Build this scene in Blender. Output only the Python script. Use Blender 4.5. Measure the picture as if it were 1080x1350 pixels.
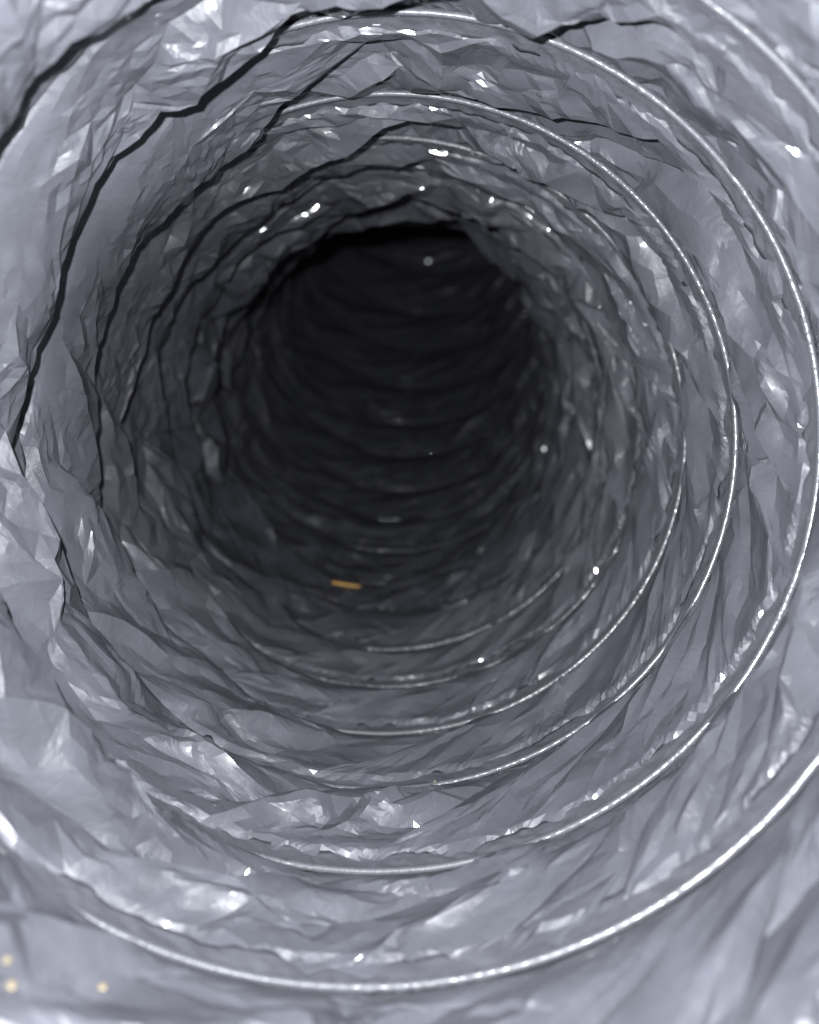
import bpy, math
import numpy as np

# ------------------------------------------------------------------ clearing, camera, world, lamp
for _o in list(bpy.data.objects):
    bpy.data.objects.remove(_o)
SC = bpy.context.scene
COL = SC.collection

cam_d = bpy.data.cameras.new('camera')
cam = bpy.data.objects.new('camera', cam_d)
COL.objects.link(cam)
cam.location = (0, 0, 0)
cam.rotation_euler = (math.radians(90), 0, 0)          # looks along +Y, into the duct
cam_d.sensor_fit = 'VERTICAL'
cam_d.sensor_height = 45.0
cam_d.lens = 36.0
cam_d.shift_x = 35 / 1350
cam_d.shift_y = -100 / 1350
cam_d.clip_start = 0.005
cam_d.clip_end = 50
cam_d.dof.use_dof = True
cam_d.dof.focus_distance = 0.215
cam_d.dof.aperture_fstop = 11.0
SC.camera = cam

world = bpy.data.worlds.new('World')
SC.world = world
world.use_nodes = True
world.node_tree.nodes['Background'].inputs[0].default_value = (0.0008, 0.0008, 0.001, 1)
world.node_tree.nodes['Background'].inputs[1].default_value = 1.0

flash_d = bpy.data.lights.new('flash', 'POINT')
flash_d.energy = 9.0
flash_d.color = (0.93, 0.955, 1.0)
flash_d.shadow_soft_size = 0.0022
flash = bpy.data.objects.new('flash', flash_d)
COL.objects.link(flash)
flash.location = (-0.017, 0.012, 0.018)
# made-up beam shape: dimmed straight ahead to darken the deep duct
flash.rotation_euler = (0, 0, math.radians(1.5))
flash_d.use_nodes = True
_nt = flash_d.node_tree
_em = _nt.nodes['Emission']
_tc = _nt.nodes.new('ShaderNodeTexCoord')
_sp = _nt.nodes.new('ShaderNodeSeparateXYZ')
_mr = _nt.nodes.new('ShaderNodeMapRange')
_mr.interpolation_type = 'SMOOTHSTEP'
_nt.links.new(_tc.outputs['Normal'], _sp.inputs[0])
_nt.links.new(_sp.outputs['Y'], _mr.inputs['Value'])
_mr.inputs['From Min'].default_value = math.cos(math.radians(20.5))
_mr.inputs['From Max'].default_value = math.cos(math.radians(13))
_mr.inputs['To Min'].default_value = 1.0
_mr.inputs['To Max'].default_value = 0.40
_nt.links.new(_mr.outputs['Result'], _em.inputs['Strength'])

SC.view_settings.view_transform = 'Standard'
SC.view_settings.look = 'None'
SC.view_settings.exposure = 0.0
SC.view_settings.gamma = 1.0

# ------------------------------------------------------------------ duct geometry
R = 0.100                     # duct radius
N0, N1 = -4, 17               # wire turns built
rng = np.random.default_rng(7)
BEND_ROLL = math.radians(11)   # the bend goes up and a little to the right
UPV = np.array([math.sin(BEND_ROLL), 0, math.cos(BEND_ROLL)])

# centre line sampled by arc length
DS = 0.0005
S_TAB = np.arange(-0.15, 1.2, DS)


def _centre():
    k = np.zeros_like(S_TAB)
    s_b = 0.228
    t = (S_TAB - s_b) / 0.037
    k = np.where(t > 0, 0.75 + 0.20 * t, 0.0) * np.clip(t * 2, 0, 1)
    th = np.cumsum(k) * DS
    th = np.minimum(th, math.radians(70))
    i0 = int(round(0.15 / DS))
    up = np.cumsum(np.sin(th)) * DS
    fw = np.cumsum(np.cos(th)) * DS
    return th, up - up[i0], fw - fw[i0]


TH, UP, FW = _centre()


def place(s, ang, rad):
    """Duct coordinates (arc length, angle from +x counter-clockwise as seen from the camera, radius) -> world."""
    th = np.interp(s, S_TAB, TH)
    up = np.interp(s, S_TAB, UP)
    fw = np.interp(s, S_TAB, FW)
    rx = rad * np.cos(ang)
    rz = rad * np.sin(ang)
    # split the radial vector into the bend plane and across it
    b = rx * UPV[0] + rz * UPV[2]
    cx = rx - b * UPV[0]
    cz = rz - b * UPV[2]
    q = up + b * np.cos(th)
    return np.stack([cx + q * UPV[0], fw - b * np.sin(th), cz + q * UPV[2]], axis=-1)


def radial(s, ang):
    return place(s, ang, np.ones_like(s)) - place(s, ang, np.zeros_like(s))


# the wire advances unevenly round a turn: slowly right and top, quickly down the left side
HX = np.array([0, .06, .125, .25, .375, .5, .625, .75, .84, .92, 1.0])
HY = np.array([0, .085, .145, .235, .275, .30, .325, .37, .48, .72, 1.0])
_hx = np.linspace(-1, 2, 3001)
_hy = np.interp(_hx % 1.0, HX, HY) + np.floor(_hx)
_ker = np.hanning(121); _ker /= _ker.sum()
_hy2 = np.convolve(_hy, _ker, 'same')


def helix_s(tau):
    fl = np.floor(tau)
    fr = tau - fl
    t = fl + np.interp(fr, _hx, _hy2)
    a = 0.1355 + 0.041 * np.minimum(t, 4.0) + 0.0365 * np.maximum(t - 4.0, 0)
    wob = 0.0012 * np.sin(2.3 * tau + 1.1) + 0.0008 * np.sin(7.1 * tau)
    return a + wob


def ang_of(tau):
    return math.pi + 2 * math.pi * tau


def wire_rad(tau):
    return R * (1 + 0.006 * np.sin(2 * math.pi * tau * 2 + 0.6 * tau) + 0.005 * np.sin(3.7 * tau + 2))


def bump(x, c, w):
    d = (x - c + 0.5) % 1.0 - 0.5
    return np.exp(-(d / w) ** 2)


# ------------------------------------------------------------------ film: a long strip pinned to the wire, crumpled as an inextensible sheet
LAP = 0.0062                  # width of the smooth seam lap beside the wire
SH = 0.043                    # nominal width of the strip


def lean_of(ph):
    """Direction of the folds against the wire: oblique on the lower right, slightly the other way on top."""
    d = (ph - 0.40 + 0.5) % 1 - 0.5
    e = (ph - 0.74 + 0.5) % 1 - 0.5
    return 0.06 + 0.48 * np.exp(-(d / 0.17) ** 2) - 0.34 * np.exp(-(e / 0.15) ** 2)


def strip_points():
    sx, rows = 0.0160, 7
    per = int(round(0.628 / sx))
    tau, t = [], []
    n = (N1 - N0) * per
    for jr in range(rows + 1):
        base = (np.arange(n + 1) + (0.5 if jr % 2 else 0)) / per
        if jr in (0, rows):
            b = np.arange(int(n * 1.5) + 1) / (per * 1.5)
            tau.append(N0 + b)
            t.append(np.full(len(b), 0.0 if jr == 0 else 1.0))
            continue
        keep = base <= (N1 - N0) - 0.3 / per
        b = base[keep]
        b = b + np.where(b > 0.5 / per, rng.uniform(-0.42, 0.42, len(b)) / per, 0)
        tt = jr / rows + rng.uniform(-0.40, 0.40, len(b)) / rows
        tau.append(N0 + np.clip(b, 0, N1 - N0))
        t.append(tt)
    return np.concatenate(tau), np.concatenate(t)


def triangulate(tau, t):
    from mathutils.geometry import delaunay_2d_cdt
    xs = np.linspace(N0, N1, 4001)
    G = np.cumsum(np.tan(lean_of(xs % 1.0))) * (xs[1] - xs[0]) * 0.628
    X = tau * 0.628 / 1.9
    Y = t * SH - np.interp(tau, xs, G)
    tris = []
    pts = [(float(a) * 100, float(b) * 100) for a, b in zip(X, Y)]
    r = delaunay_2d_cdt(pts, [], [], 0, 1e-6, True)
    orig = [o[0] if o else -1 for o in r[3]]
    T = np.array([[orig[v] for v in f] for f in r[2] if len(f) == 3])
    a, b, c = T.T
    ok = ~((t[a] == 0) & (t[b] == 0) & (t[c] == 0)) & ~((t[a] == 1) & (t[b] == 1) & (t[c] == 1))
    span = np.maximum(np.maximum(abs(tau[a] - tau[b]), abs(tau[b] - tau[c])), abs(tau[a] - tau[c]))
    T = T[ok & (span < 0.09)]
    a, b, c = T.T
    ar = (tau[b] - tau[a]) * (t[c] - t[a]) - (tau[c] - tau[a]) * (t[b] - t[a])
    T = T[np.abs(ar) > 1e-12]
    ar = ar[np.abs(ar) > 1e-12]
    T[ar < 0] = T[ar < 0][:, ::-1]
    return T


def edges_of(T):
    E = np.concatenate([T[:, [0, 1]], T[:, [1, 2]], T[:, [2, 0]]])
    E.sort(axis=1)
    n = int(E.max()) + 1
    key = E[:, 0].astype(np.int64) * n + E[:, 1]
    u, inv, cnt = np.unique(key, return_inverse=True, return_counts=True)
    return np.stack([u // n, u % n], 1), inv.reshape(3, -1).T, cnt


def frame_of(tau, t):
    s = helix_s(tau) * (1 - t) + helix_s(tau + 1) * t
    ang = ang_of(tau)
    rad = wire_rad(tau) * (1 - t) + wire_rad(tau + 1) * t
    return s, ang, rad


def hang(tau):
    """Where the film hangs over the wire: patches, more of them further in."""
    nz = smooth_noise(tau * 7.0, tau * 0 + 0.3, 5)
    return np.clip(nz + 0.12 + 0.45 * np.clip((tau - 2.9), 0, 1) * np.clip(7.6 - tau, 0, 1), 0, 1) * np.clip((8.6 - tau), 0.1, 1) * (0.15 + np.clip((tau - 2.3) * 0.8, 0, 1.6) * np.clip((11 - tau) / 4, 0.25, 1))


def limits(tau, t):
    """How far the film may hang inward (and must lie inward beside the seam)."""
    gap = np.abs(helix_s(tau + 1) - helix_s(tau))
    top = 0.5 + 0.5 * np.sin(ang_of(tau))
    free = 0.03 * bump(tau % 1.0, 0.90, 0.10) + 0.014 * bump(tau % 1.0, 0.07, 0.08) + 0.016 * np.clip((tau - 6.2) / 2, 0, 1) * top + 0.006 * hang(tau)
    d0, d1 = t * gap, (1 - t) * gap
    nz = smooth_noise(tau * 26.0, tau * 0 + 7.3, 6)
    lap = 0.0006 + 0.0008 * np.clip(d0 / LAP, 0, 1) + 0.0022 * np.clip(nz - 0.15, 0, 1) * np.clip(d0 / LAP, 0, 1)
    over = np.where(d0 < LAP, 0, 1) * np.minimum((d0 - LAP) * 0.7, 0.02)
    slope = np.interp(tau, [-1, 1, 2, 3, 5], [0.42, 0.40, 0.36, 0.32, 0.28])
    hi = np.minimum(lap + over + (d0 > LAP) * free, 0.0004 + slope * d1 + free)
    lo = np.interp(d0 / LAP, [0, 0.72, 0.95, 1.5, 1.9, 2.6], [0.0002, 0.0009, 0.0030, 0.0032, -0.001, -0.010])
    hi = np.where(d0 > LAP * 0.72, np.maximum(hi, np.minimum(lo + 0.0004, 0.0004 + slope * d1 + free)), hi)
    lo = np.minimum(lo, np.where(d1 < LAP, 0, hi))
    return hi, lo


def relax(P, W, E, L, C, ER, lim, iters, damp=1.25):
    n = len(P)
    a, b = E[:, 0], E[:, 1]
    val = np.bincount(a, minlength=n) + np.bincount(b, minlength=n)
    k = (damp * W / np.maximum(val, 1))
    for it in range(iters):
        d = P[b] - P[a]
        l = np.sqrt(np.einsum('ij,ij->i', d, d)) + 1e-9
        d *= ((l - L) / l)[:, None]
        for c in range(3):
            g = np.bincount(a, d[:, c], n) - np.bincount(b, d[:, c], n)
            P[:, c] += g * k
        if it % 3 == 0 or it > iters - 3:
            h = -np.einsum('ij,ij->i', P - C, ER)
            dd = np.maximum(h - lim[0], 0) + np.minimum(h - lim[1], 0)
            P += ER * (dd * W)[:, None]
    return P


def vert_normals(P, T):
    f = np.cross(P[T[:, 1]] - P[T[:, 0]], P[T[:, 2]] - P[T[:, 0]])
    n = np.zeros_like(P)
    for c in range(3):
        for q in range(3):
            n[:, c] += np.bincount(T[:, q], f[:, c], len(P))
    return n / (np.linalg.norm(n, axis=1, keepdims=True) + 1e-15)


def lengths(mat, E):
    return np.linalg.norm(mat[E[:, 1]] - mat[E[:, 0]], axis=1)


def crease_list():
    """Long straight pleats: one steep narrow flank, one wide flat flank."""
    g = np.random.default_rng(23)
    out = []
    for k in range(N0, N1):
        for _ in range(64):
            ph = g.random()
            th = float(lean_of(np.array([ph]))[0]) * 0.8 + g.normal(0, 0.20 if g.random() < 0.75 else 0.7)
            hl = 0.010 + 0.030 * g.random() ** 1.4
            w1, w2 = 0.0010 + 0.0010 * g.random(), 0.0035 + 0.0055 * g.random()
            if g.random() < 0.4:
                w1, w2 = w2, w1
            a = 0.0005 + 0.0011 * g.random() ** 1.5
            out.append((k + ph, 0.15 + 0.80 * g.random(), hl, th, w1, w2, a if g.random() < 0.6 else -a))
    return out


def long_creases(P, T, tau, t, pin):
    order = np.argsort(tau)
    ts = tau[order]
    h = np.zeros(len(P))
    for tc, yc, hl, th, w1, w2, a in crease_list():
        ca, sa = math.cos(th), math.sin(th)
        ex = (hl + max(w1, w2)) / 0.628
        i0, i1 = np.searchsorted(ts, (tc - ex, tc + ex))
        if i1 - i0 < 3:
            continue
        ix = order[i0:i1]
        u = (tau[ix] - tc) * 0.628
        v = (t[ix] - yc) * 0.041
        al, ac = u * ca + v * sa, v * ca - u * sa
        q = np.minimum(1, 1.6 * (1 - np.abs(al) / hl)) - np.where(ac > 0, ac / w1, -ac / w2)
        h[ix] += a * np.maximum(q, 0)
    h *= np.clip(np.minimum((t - 0.17) * 8, (1 - t) * 9), 0, 1) * (~pin) * (1 - 0.6 * bump(tau % 1.0, 0.90, 0.12))
    return P + vert_normals(P, T) * h[:, None]


def build_film():
    tau, t = strip_points()
    T = triangulate(tau, t)
    ph = tau % 1.0
    pa, pb = place(helix_s(tau), ang_of(tau), wire_rad(tau)), place(helix_s(tau + 1), ang_of(tau + 1), wire_rad(tau + 1))
    chord = np.linalg.norm(pb - pa, axis=1)
    ul = bump(ph, 0.90, 0.11)
    Lw = 0.0476 + 0.012 * ul * np.clip((4.5 - tau) / 2, 0, 1) + 0.007 * bump(ph, 0.08, 0.10) * np.clip(7 - tau, 0, 1)
    Lw = Lw + 0.0012 * np.sin(tau * 17.0) + 0.0010 * np.sin(tau * 41.0 + 1)
    Lw = Lw + 0.014 * bump(ph, 0.88, 0.09) * np.exp(-((tau - 5.6) / 0.7) ** 2)
    Lw = np.maximum(Lw, chord * 1.05)
    A = 0.5 * np.sqrt(np.maximum(Lw ** 2 - chord ** 2, 0))
    top = 0.5 + 0.5 * np.sin(ang_of(tau))
    lip = bump(ph, 0.88, 0.09) * np.exp(-((tau - 5.6) / 0.7) ** 2)
    A = np.minimum(A * ((0.42 - 0.36 * np.clip((tau - 7) / 1.5, 0, 1) * (1 - top)) + 0.40 * ul + 0.14 * bump(ph, 0.08, 0.10) + 0.45 * np.clip((tau - 5) / 2, 0, 1) * top * 0.6) + 0.0045 * hang(tau) + 0.008 * lip, 0.020)
    s, ang, rad = frame_of(tau, t)
    inner = (t > 0) & (t < 1)
    # neighbouring crumple heights: random, larger where the sheet is slack
    hz = rng.normal(0, 1, len(tau)) * (0.0066 + 0.0014 * bump(ph, 0.12, 0.14)) * inner * (1 - 0.45 * ul)
    P = place(s, ang, rad - A * np.sin(math.pi * t ** 1.55) - hz)
    shear = 0.006 + 0.011 * np.sin(2 * math.pi * (ph - 0.20))
    mat = np.stack([tau * 0.628 * 1.010 - shear * t, Lw * t], 1)
    out = {}
    spec = [(320, 0, 1.0), (150, 0.13, 1.002), (70, 0.055, 1.001), (24, 0.036, 1.0)]
    pin = ~inner
    for lv, (iters, jit, grow) in enumerate(spec):
        if lv:
            if lv in (2, 3):                                    # finer only where it is seen large
                lo, hi = FINE[lv]
                ct = tau[T].mean(1)
                T = T[(ct >= lo) & (ct < hi)]
                use, T2 = np.unique(T, return_inverse=True)
                T = T2.reshape(-1, 3)
                tau, t, P, mat, pin = tau[use], t[use], P[use], mat[use], pin[use]
            E, inv, cnt = edges_of(T)
            m = len(tau)
            ta, tb = t[E[:, 0]], t[E[:, 1]]
            tm = 0.5 * (ta + tb)
            taum = 0.5 * (tau[E[:, 0]] + tau[E[:, 1]])
            rim = cnt == 1
            wire = rim & (((ta == 0) & (tb == 0)) | ((ta == 1) & (tb == 1)))
            el = lengths(P, E)
            Pm = 0.5 * (P[E[:, 0]] + P[E[:, 1]])
            Pm[wire] = place(*frame_of(taum[wire], tm[wire]))
            nn = vert_normals(P, T)
            nm = nn[E[:, 0]] + nn[E[:, 1]]
            nm /= np.linalg.norm(nm, axis=1, keepdims=True) + 1e-12
            free_e = ~rim
            amp = np.clip(0.75 + 0.8 * smooth_noise(taum * 18, tm * 2.2, 40 + lv), 0.1, 1.5)
            Pm[free_e] += (nm * (rng.normal(0, 1, len(E)) * el * jit * 0.55 * amp)[:, None])[free_e]
            mm = 0.5 * (mat[E[:, 0]] + mat[E[:, 1]])
            mm[free_e] += (rng.normal(0, 1, (len(E), 2)) * (el * jit * 0.5)[:, None])[free_e]
            tau, t = np.concatenate([tau, taum]), np.concatenate([t, tm])
            P, mat = np.concatenate([P, Pm]), np.concatenate([mat, mm])
            pin = np.concatenate([pin, rim])
            if lv in (2, 3):
                bad = np.zeros(len(tau), bool)
                bad[E[rim].ravel()] = True
                pin = pin | bad
            x, y, z = T.T
            xy, yz, zx = (m + inv).T
            T = np.concatenate([np.stack(q, 1) for q in ((x, xy, zx), (xy, y, yz), (zx, yz, z), (xy, yz, zx))])
        E, inv, cnt = edges_of(T)
        L = lengths(mat * grow, E)
        if lv:
            we = 0.94 * bump(0.5 * (tau[E[:, 0]] + tau[E[:, 1]]) % 1.0, 0.90, 0.13) * np.clip(6.5 - tau[E[:, 0]], 0, 1)
            L = L * (1 - we) + np.minimum(L, lengths(P, E) * 1.005) * we
        s, ang, rad = frame_of(tau, t)
        C = place(s, ang, rad)
        P = relax(P, (~pin).astype(float), E, L, C, radial(s, ang), limits(tau, t), iters)
        if lv < 1:
            w = (0.55 * bump(tau % 1.0, 0.90, 0.12) * (~pin) * np.clip((6.5 - tau), 0, 1))[:, None]
            nb = np.maximum(np.bincount(E[:, 0], minlength=len(P)) + np.bincount(E[:, 1], minlength=len(P)), 1)[:, None]
            for _ in range(2):
                av = np.stack([np.bincount(E[:, 0], P[E[:, 1], c], len(P)) + np.bincount(E[:, 1], P[E[:, 0], c], len(P)) for c in range(3)], 1) / nb
                P = P + (av - P) * w
        Q = long_creases(P, T, tau, t, pin) if lv > 1 else P
        out[lv] = (Q.copy(), T.copy(), tau.copy(), mat.copy())
    return out


def hash2(i, j, k):
    h = (i.astype(np.int64) * 374761393 + j.astype(np.int64) * 668265263 + k * 1274126177) & 0x7fffffff
    h = ((h ^ (h >> 13)) * 1274126177) & 0x7fffffff
    h = ((h ^ (h >> 16)) * 668265263) & 0x7fffffff
    return ((h ^ (h >> 15)) & 0xffff) / 32767.5 - 1.0


def smooth_noise(x, y, seed):
    i, j = np.floor(x), np.floor(y)
    u, v = x - i, y - j
    u, v = u * u * (3 - 2 * u), v * v * (3 - 2 * v)
    return ((hash2(i, j, seed) * (1 - u) + hash2(i + 1, j, seed) * u) * (1 - v)
            + (hash2(i, j + 1, seed) * (1 - u) + hash2(i + 1, j + 1, seed) * u) * v)


FINE = {2: (-3, 13), 3: (-2, 5)}
FILM = build_film()

# ------------------------------------------------------------------ materials


def new_mat(name):
    m = bpy.data.materials.new(name)
    m.use_nodes = True
    nt = m.node_tree
    return m, nt, nt.nodes['Principled BSDF']


def film_material():
    m, nt, b = new_mat('grey_plastic_film')
    N, Lk = nt.nodes, nt.links
    tc = N.new('ShaderNodeTexCoord')
    n1 = N.new('ShaderNodeTexNoise'); n1.inputs['Scale'].default_value = 60; n1.inputs['Detail'].default_value = 5
    Lk.new(tc.outputs['Object'], n1.inputs['Vector'])
    cr = N.new('ShaderNodeValToRGB')
    cr.color_ramp.elements[0].position = 0.3; cr.color_ramp.elements[0].color = (0.041, 0.0416, 0.048, 1)
    cr.color_ramp.elements[1].position = 0.75; cr.color_ramp.elements[1].color = (0.059, 0.0598, 0.069, 1)
    Lk.new(n1.outputs['Fac'], cr.inputs['Fac'])
    Lk.new(cr.outputs['Color'], b.inputs['Base Color'])
    rr = N.new('ShaderNodeMapRange')
    rr.inputs['To Min'].default_value = 0.38; rr.inputs['To Max'].default_value = 0.52
    Lk.new(n1.outputs['Fac'], rr.inputs['Value'])
    Lk.new(rr.outputs['Result'], b.inputs['Roughness'])
    b.inputs['Specular IOR Level'].default_value = 0.2
    # shinier stretches of film here and there
    ng = N.new('ShaderNodeTexNoise'); ng.inputs['Scale'].default_value = 22; ng.inputs['Detail'].default_value = 2
    Lk.new(tc.outputs['Object'], ng.inputs['Vector'])
    mg = N.new('ShaderNodeMapRange'); mg.inputs['From Min'].default_value = 0.47; mg.inputs['From Max'].default_value = 0.62
    mg.inputs['To Min'].default_value = 0.16; mg.inputs['To Max'].default_value = 0.9
    Lk.new(ng.outputs['Fac'], mg.inputs['Value']); Lk.new(mg.outputs['Result'], b.inputs['Coat Weight'])
    b.inputs['Coat Roughness'].default_value = 0.105
    # fine crinkle
    v = N.new('ShaderNodeTexVoronoi'); v.feature = 'DISTANCE_TO_EDGE'; v.inputs['Scale'].default_value = 230
    nd = N.new('ShaderNodeTexNoise'); nd.inputs['Scale'].default_value = 110; nd.inputs['Detail'].default_value = 3
    Lk.new(tc.outputs['Object'], nd.inputs['Vector'])
    mx = N.new('ShaderNodeMix'); mx.data_type = 'VECTOR'
    mx.inputs['Factor'].default_value = 0.012
    Lk.new(tc.outputs['Object'], mx.inputs['A']); Lk.new(nd.outputs['Color'], mx.inputs['B'])
    Lk.new(mx.outputs['Result'], v.inputs['Vector'])
    bp = N.new('ShaderNodeBump'); bp.inputs['Strength'].default_value = 0.20; bp.inputs['Distance'].default_value = 0.0010
    Lk.new(v.outputs['Distance'], bp.inputs['Height'])
    Lk.new(bp.outputs['Normal'], b.inputs['Normal'])
    return m


def wire_material():
    m, nt, b = new_mat('film_wrapped_wire')
    N, Lk = nt.nodes, nt.links
    uv = N.new('ShaderNodeUVMap')
    mp = N.new('ShaderNodeMapping'); mp.inputs['Scale'].default_value = (620, 2, 1)
    Lk.new(uv.outputs['UV'], mp.inputs['Vector'])
    n1 = N.new('ShaderNodeTexNoise'); n1.inputs['Scale'].default_value = 1.0; n1.inputs['Detail'].default_value = 3
    Lk.new(mp.outputs['Vector'], n1.inputs['Vector'])
    bp = N.new('ShaderNodeBump'); bp.inputs['Strength'].default_value = 0.45; bp.inputs['Distance'].default_value = 0.0006
    Lk.new(n1.outputs['Fac'], bp.inputs['Height'])
    Lk.new(bp.outputs['Normal'], b.inputs['Normal'])
    b.inputs['Base Color'].default_value = (0.058, 0.0592, 0.066, 1)
    n2 = N.new('ShaderNodeTexNoise'); n2.inputs['Scale'].default_value = 1.0
    mp2 = N.new('ShaderNodeMapping'); mp2.inputs['Scale'].default_value = (14, 0.5, 1)
    Lk.new(uv.outputs['UV'], mp2.inputs['Vector']); Lk.new(mp2.outputs['Vector'], n2.inputs['Vector'])
    mr = N.new('ShaderNodeMapRange'); mr.inputs['From Min'].default_value = 0.3; mr.inputs['From Max'].default_value = 0.7
    mr.inputs['To Min'].default_value = 0.26; mr.inputs['To Max'].default_value = 0.62
    Lk.new(n2.outputs['Fac'], mr.inputs['Value']); Lk.new(mr.outputs['Result'], b.inputs['Roughness'])
    b.inputs['Specular IOR Level'].default_value = 0.30
    # glints put into the coat: stronger on each turn's right side and deep in
    sx = N.new('ShaderNodeSeparateXYZ'); Lk.new(uv.outputs['UV'], sx.inputs[0])
    m1 = N.new('ShaderNodeMath'); m1.operation = 'MULTIPLY_ADD'; m1.inputs[1].default_value = 2 * math.pi; m1.inputs[2].default_value = -2 * math.pi * 0.47
    m2 = N.new('ShaderNodeMath'); m2.operation = 'COSINE'
    m3 = N.new('ShaderNodeMapRange'); m3.inputs['From Min'].default_value = 0.0; m3.inputs['From Max'].default_value = 1.0
    m3.inputs['To Min'].default_value = 0.05; m3.inputs['To Max'].default_value = 0.32
    Lk.new(sx.outputs[0], m1.inputs[0]); Lk.new(m1.outputs[0], m2.inputs[0]); Lk.new(m2.outputs[0], m3.inputs['Value'])
    m4 = N.new('ShaderNodeMapRange'); m4.inputs['From Min'].default_value = 4.0; m4.inputs['From Max'].default_value = 7.0
    m4.inputs['To Max'].default_value = 0.9
    m5 = N.new('ShaderNodeMath'); m5.operation = 'MAXIMUM'
    Lk.new(sx.outputs[0], m4.inputs['Value']); Lk.new(m4.outputs['Result'], m5.inputs[0]); Lk.new(m3.outputs['Result'], m5.inputs[1])
    Lk.new(m5.outputs[0], b.inputs['Coat Weight'])
    m6 = N.new('ShaderNodeMapRange'); m6.inputs['From Min'].default_value = 4.0; m6.inputs['From Max'].default_value = 7.0
    m6.inputs['To Min'].default_value = 0.13; m6.inputs['To Max'].default_value = 0.07
    Lk.new(sx.outputs[0], m6.inputs['Value']); Lk.new(m6.outputs['Result'], b.inputs['Coat Roughness'])
    return m


def tape_material():
    m, nt, b = new_mat('glossy_seam_film')
    b.inputs['Base Color'].default_value = (0.052, 0.0532, 0.060, 1)
    b.inputs['Roughness'].default_value = 0.34
    b.inputs['Coat Weight'].default_value = 0.7
    b.inputs['Coat Roughness'].default_value = 0.09
    b.inputs['Specular IOR Level'].default_value = 0.5
    N, Lk = nt.nodes, nt.links
    uv = N.new('ShaderNodeUVMap')
    mp = N.new('ShaderNodeMapping'); mp.inputs['Scale'].default_value = (170, 1.4, 1); mp.inputs['Rotation'].default_value = (0, 0, 0)
    Lk.new(uv.outputs['UV'], mp.inputs['Vector'])
    n1 = N.new('ShaderNodeTexNoise'); n1.inputs['Scale'].default_value = 1.0; n1.inputs['Detail'].default_value = 4; n1.inputs['Distortion'].default_value = 0.8
    Lk.new(mp.outputs['Vector'], n1.inputs['Vector'])
    bp = N.new('ShaderNodeBump'); bp.inputs['Strength'].default_value = 0.45; bp.inputs['Distance'].default_value = 0.0012
    Lk.new(n1.outputs['Fac'], bp.inputs['Height'])
    Lk.new(bp.outputs['Normal'], b.inputs['Normal'])
    return m


M_FILM, M_WIRE, M_TAPE = film_material(), wire_material(), tape_material()

# ------------------------------------------------------------------ mesh helpers


def grid_mesh(name, P, mat, uv=None, wrap=False):
    n, m = P.shape[:2]
    me = bpy.data.meshes.new(name)
    idx = np.arange(n * m).reshape(n, m)
    if wrap:
        a = idx[:-1]; b = idx[1:]
        q = np.stack([a, b, np.roll(b, -1, 1), np.roll(a, -1, 1)], -1).reshape(-1, 4)
    else:
        q = np.stack([idx[:-1, :-1], idx[1:, :-1], idx[1:, 1:], idx[:-1, 1:]], -1).reshape(-1, 4)
    nf = len(q)
    me.vertices.add(n * m)
    me.vertices.foreach_set('co', np.ascontiguousarray(P, np.float32).reshape(-1))
    me.loops.add(nf * 4)
    me.loops.foreach_set('vertex_index', q.reshape(-1).astype(np.int32))
    me.polygons.add(nf)
    me.polygons.foreach_set('loop_start', np.arange(0, nf * 4, 4, dtype=np.int32))
    me.polygons.foreach_set('use_smooth', np.ones(nf, bool))
    if uv is not None:
        l = me.uv_layers.new(name='UVMap')
        l.data.foreach_set('uv', uv.reshape(-1, 2)[q.reshape(-1)].astype(np.float32).reshape(-1))
    me.update(calc_edges=True)
    me.materials.append(mat)
    o = bpy.data.objects.new(name, me)
    COL.objects.link(o)
    return o


duct = bpy.data.objects.new('ventilation_duct', None)
COL.objects.link(duct)
duct['label'] = 'inside of grey crinkled plastic flexible duct ribbed with spiral wire'
duct['category'] = 'duct'

def tri_mesh(name, P, T, mat, smooth):
    me = bpy.data.meshes.new(name)
    use, T2 = np.unique(T, return_inverse=True)
    T2 = T2.reshape(-1, 3)
    me.vertices.add(len(use))
    me.vertices.foreach_set('co', P[use].astype(np.float32).reshape(-1))
    me.loops.add(len(T2) * 3)
    me.loops.foreach_set('vertex_index', T2.reshape(-1).astype(np.int32))
    me.polygons.add(len(T2))
    me.polygons.foreach_set('loop_start', np.arange(0, len(T2) * 3, 3, dtype=np.int32))
    me.polygons.foreach_set('use_smooth', np.full(len(T2), smooth))
    me.update(calc_edges=True)
    me.materials.append(mat)
    o = bpy.data.objects.new(name, me)
    COL.objects.link(o)
    return o


for k in range(N0, N1):
    lv = 3 if FINE[3][0] <= k < FINE[3][1] else 2 if FINE[2][0] <= k < FINE[2][1] else 1
    P, T, tau, _ = FILM[lv]
    # level 2 and 3 were cut at whole turns by coarse triangles: choose by the same coarse rule
    ct = tau[T].mean(1)
    o = tri_mesh('film_panel', P, T[(np.floor(ct) == k)], M_FILM, True)
    o.data.set_sharp_from_angle(angle=math.radians(11))
    o.parent = duct

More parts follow.
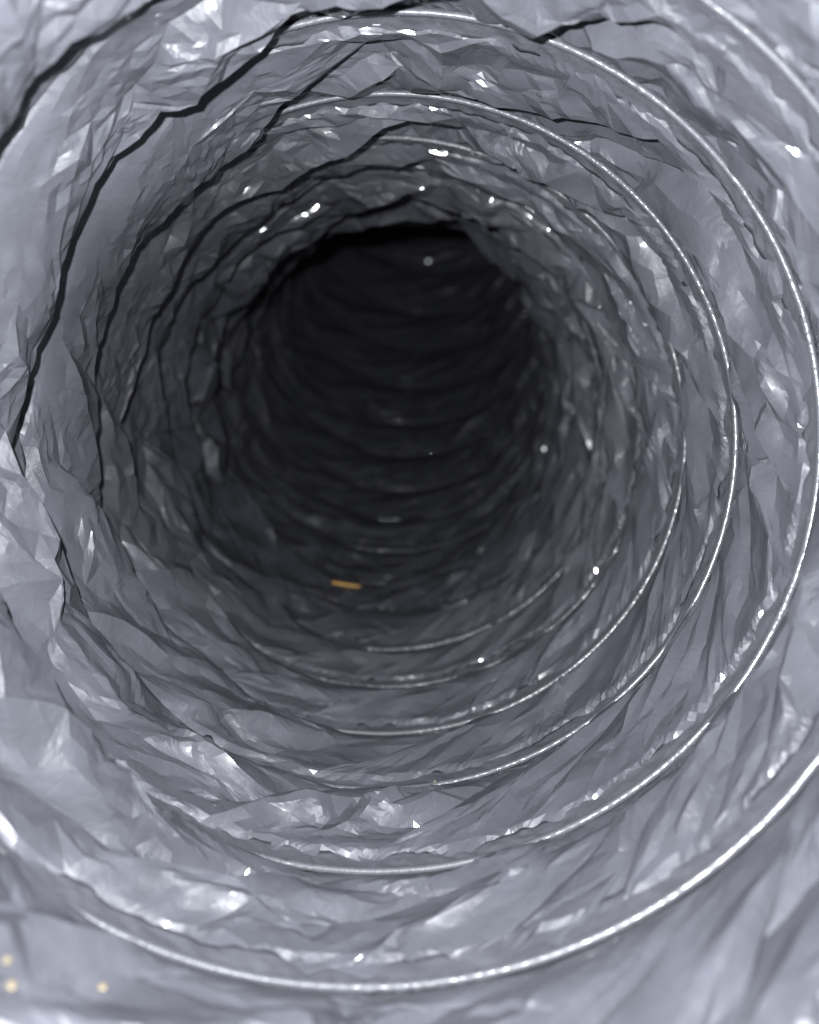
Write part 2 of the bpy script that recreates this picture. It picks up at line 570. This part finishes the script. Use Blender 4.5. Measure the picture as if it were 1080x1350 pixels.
WR = 0.00088
for k in range(N0, N1 + 1):
    NS = 900
    tau = k + np.linspace(0, 1, NS + 1)
    s = helix_s(tau)
    c = 10
    a = np.linspace(0, 2 * math.pi, c, endpoint=False)
    pk = np.clip(smooth_noise(tau * 37, tau * 0 + 2.2, 61) + 0.1, 0, 1)[:, None]
    puck = 1 + np.random.default_rng(100 + k).normal(0, 1, (NS + 1, c)) * ((0.03 + 0.10 * pk) * (1 if k < 4 else 2.6))
    puck[0] = puck[-1] = 1
    ss = s[:, None] + WR * puck * np.cos(a)[None]
    rr = (wire_rad(tau) - WR * 1.3)[:, None] + WR * puck * np.sin(a)[None]
    P = place(ss, np.repeat(ang_of(tau)[:, None], c, 1), rr)
    uv = np.stack(np.broadcast_arrays(tau[:, None], (a / 6.283)[None]), -1)
    o = grid_mesh('wire_coil', P, M_WIRE, uv, wrap=True)
    o.parent = duct
    # seam film: a narrow smooth lap that leaves the wire on its far side
    if k < N1:
        q = 7
        tau2 = k + np.linspace(0, 1, 1101)
        t2 = np.linspace(0, 1, q)[None, :]
        gap = np.abs(helix_s(tau2 + 1) - helix_s(tau2))
        wdt = LAP * (0.98 + 0.10 * np.sin(tau2 * 23) + 0.06 * np.sin(tau2 * 61 + k))
        tt = t2 * (wdt / gap)[:, None]
        ss, aa, rr = frame_of(np.repeat(tau2[:, None], q, 1), tt)
        h = 0.0010 + (0.0006 + 0.0003 * np.sin(tau2 * 31 + 2 * np.sin(tau2 * 13)))[:, None] * t2 + (0.00014 * np.sin(tau2 * 310 + 3 * np.sin(tau2 * 47)) + 0.0005 * smooth_noise(tau2 * 70, tau2 * 0, 77) + 0.00025 * smooth_noise(tau2 * 210, tau2 * 0, 78))[:, None] * t2 + (0.0004 if k < 4 else 0.0008) * smooth_noise(tau2[:, None] * 240 + 3 * t2, t2 * 3.0 + 0 * tau2[:, None], 79 + k) * np.minimum(t2 * 3, 1)
        h = h + np.where(t2 > 0.99, 0.0002, 0) + np.where(t2 < 0.01, 0.0004, 0)
        T = place(ss, aa, rr - h)
        edge = place(ss[:, -1:], aa[:, -1:], rr[:, -1:] - h[:, -1:] + 0.0005)
        T = np.concatenate([T, edge], 1)
        uvt = np.stack(np.broadcast_arrays(tau2[:, None], np.linspace(0, 1, T.shape[1])[None]), -1)
        o = grid_mesh('seam_strip', T, M_TAPE, uvt)
        o.parent = duct

# ------------------------------------------------------------------ small loose things lying on the film
import bmesh
from mathutils import Vector, Matrix
from mathutils.bvhtree import BVHTree


def film_hit(s, ang, k):
    """The film surface met when going outward from the duct axis."""
    P, T, tau, _ = FILM[3 if k < 3 else 2]
    ct = tau[T].mean(1)
    T = T[(ct > k - 1.6) & (ct < k + 2.2)]
    use, T2 = np.unique(T, return_inverse=True)
    bvh = BVHTree.FromPolygons([Vector(p) for p in P[use]], T2.reshape(-1, 3).tolist())
    c = place(np.array([s]), np.array([ang]), np.array([0.0]))[0]
    e = place(np.array([s]), np.array([ang]), np.array([1.0]))[0] - c
    hit, nor, _, _ = bvh.ray_cast(Vector(c), Vector(e))
    if hit is None:
        hit, nor = Vector(c + e * R), Vector(-e)
    if nor.dot(Vector(e)) > 0:
        nor = -nor
    return hit, nor, Vector(e)


def simple_mat(name, c1, c2, rough, scale, stretch=(1, 1, 1)):
    m, nt, b = new_mat(name)
    tc = nt.nodes.new('ShaderNodeTexCoord')
    mp = nt.nodes.new('ShaderNodeMapping'); mp.inputs['Scale'].default_value = stretch
    n = nt.nodes.new('ShaderNodeTexNoise'); n.inputs['Scale'].default_value = scale; n.inputs['Detail'].default_value = 4
    cr = nt.nodes.new('ShaderNodeValToRGB')
    cr.color_ramp.elements[0].position = 0.35; cr.color_ramp.elements[0].color = (*c1, 1)
    cr.color_ramp.elements[1].position = 0.65; cr.color_ramp.elements[1].color = (*c2, 1)
    nt.links.new(tc.outputs['Object'], mp.inputs[0]); nt.links.new(mp.outputs[0], n.inputs['Vector'])
    nt.links.new(n.outputs['Fac'], cr.inputs[0]); nt.links.new(cr.outputs[0], b.inputs['Base Color'])
    b.inputs['Roughness'].default_value = rough
    return m


def tag(o, label, cat, group=None):
    o['label'] = label
    o['category'] = cat
    if group:
        o['group'] = group


def splinter():
    """A short flat sliver of wood with ragged ends and a notch across its middle."""
    bm = bmesh.new()
    g = np.random.default_rng(3)
    xs = [-.0078, -.0070, -.0045, -.0015, 0.0004, 0.0012, 0.0020, .0048, .0070, .0078]
    rings = []
    for i, x in enumerate(xs):
        w = .00115 * (0.55 if i in (0, 9) else 0.86 if i == 5 else 1) * (1 + g.normal(0, .05))
        h = .0005 * (0.6 if i in (0, 9) else 0.72 if i == 5 else 1) * (1 + g.normal(0, .06))
        off = g.normal(0, .00008)
        prof = [(-w, -h * .6), (-w * .8, -h), (w * .8, -h), (w, -h * .5), (w * .95, h * .6), (w * .6, h), (-w * .7, h), (-w, h * .5)]
        rings.append([bm.verts.new((x + g.normal(0, .00012), y + off, z)) for y, z in prof])
    for a, b in zip(rings[:-1], rings[1:]):
        for q in range(8):
            bm.faces.new((a[q], b[q], b[(q + 1) % 8], a[(q + 1) % 8]))
    bm.faces.new(rings[0])
    bm.faces.new(rings[-1][::-1])
    bmesh.ops.recalc_face_normals(bm, faces=bm.faces)
    me = bpy.data.meshes.new('wood_splinter')
    bm.to_mesh(me); bm.free()
    me.materials.append(simple_mat('orange_wood', (.86, .43, .10), (.95, .58, .20), .6, 420, (.25, 1, 1)))
    o = bpy.data.objects.new('wood_splinter', me)
    COL.objects.link(o)
    return o


def lay(o, s, ang, k, lift, spin=0.0):
    hit, nor, e = film_hit(s, ang, k)
    up = -e
    ax = Vector((1, 0, 0))
    ax = (ax - up * ax.dot(up)).normalized()
    ax = Matrix.Rotation(spin, 3, up) @ ax
    ay = up.cross(ax)
    M = Matrix((ax, ay, up)).transposed().to_4x4()
    M.translation = hit + up * lift
    o.matrix_world = M


SPL = splinter()
tag(SPL, 'small orange wood splinter lying on the dark floor deep inside the duct', 'splinter')
SPL_S = float(helix_s(np.array([7.22]))[0]) - 0.016
lay(SPL, SPL_S, math.radians(-103.6), 6, 0.0024, math.radians(9))

M_GRIT = simple_mat('yellow_grit', (.09, .075, .047), (.17, .14, .09), .5, 900)


def grain(seed, rad):
    bm = bmesh.new()
    bmesh.ops.create_icosphere(bm, subdivisions=2, radius=rad)
    g = np.random.default_rng(seed)
    for v in bm.verts:
        v.co *= 1 + g.normal(0, .10)
        v.co.z *= 0.75
    me = bpy.data.meshes.new('grit_grain')
    bm.to_mesh(me); bm.free()
    me.materials.append(M_GRIT)
    o = bpy.data.objects.new('grit_grain', me)
    COL.objects.link(o)
    return o


for seed, (sd, an), rad, lab in ((1, (0.11696, -2.19325), .0006, 'yellow grit grain at the left edge, upper of the two close together'),
                                 (2, (0.11698, -2.16514), .0007, 'yellow grit grain at the left edge, lower of the two close together'),
                                 (3, (0.12593, -2.04102), .00065, 'lone yellow grit grain on the near film right of the other two')):
    o = grain(seed, rad)
    tag(o, lab, 'grit', 'yellow grit grains on the near film')
    lay(o, sd, an, -1, rad * 0.45)
o = grain(4, .00042)
o.name = 'dust_speck'
tag(o, 'tiny yellowish speck stuck on the wire coil below the dark opening', 'speck')
_tau = 2 + ((math.atan2(-473, 71) - math.pi) / (2 * math.pi)) % 1.0
_p = place(helix_s(np.array([_tau])), np.array([ang_of(_tau)]), wire_rad(np.array([_tau])) - WR * 2.45)[0]
o.location = _p
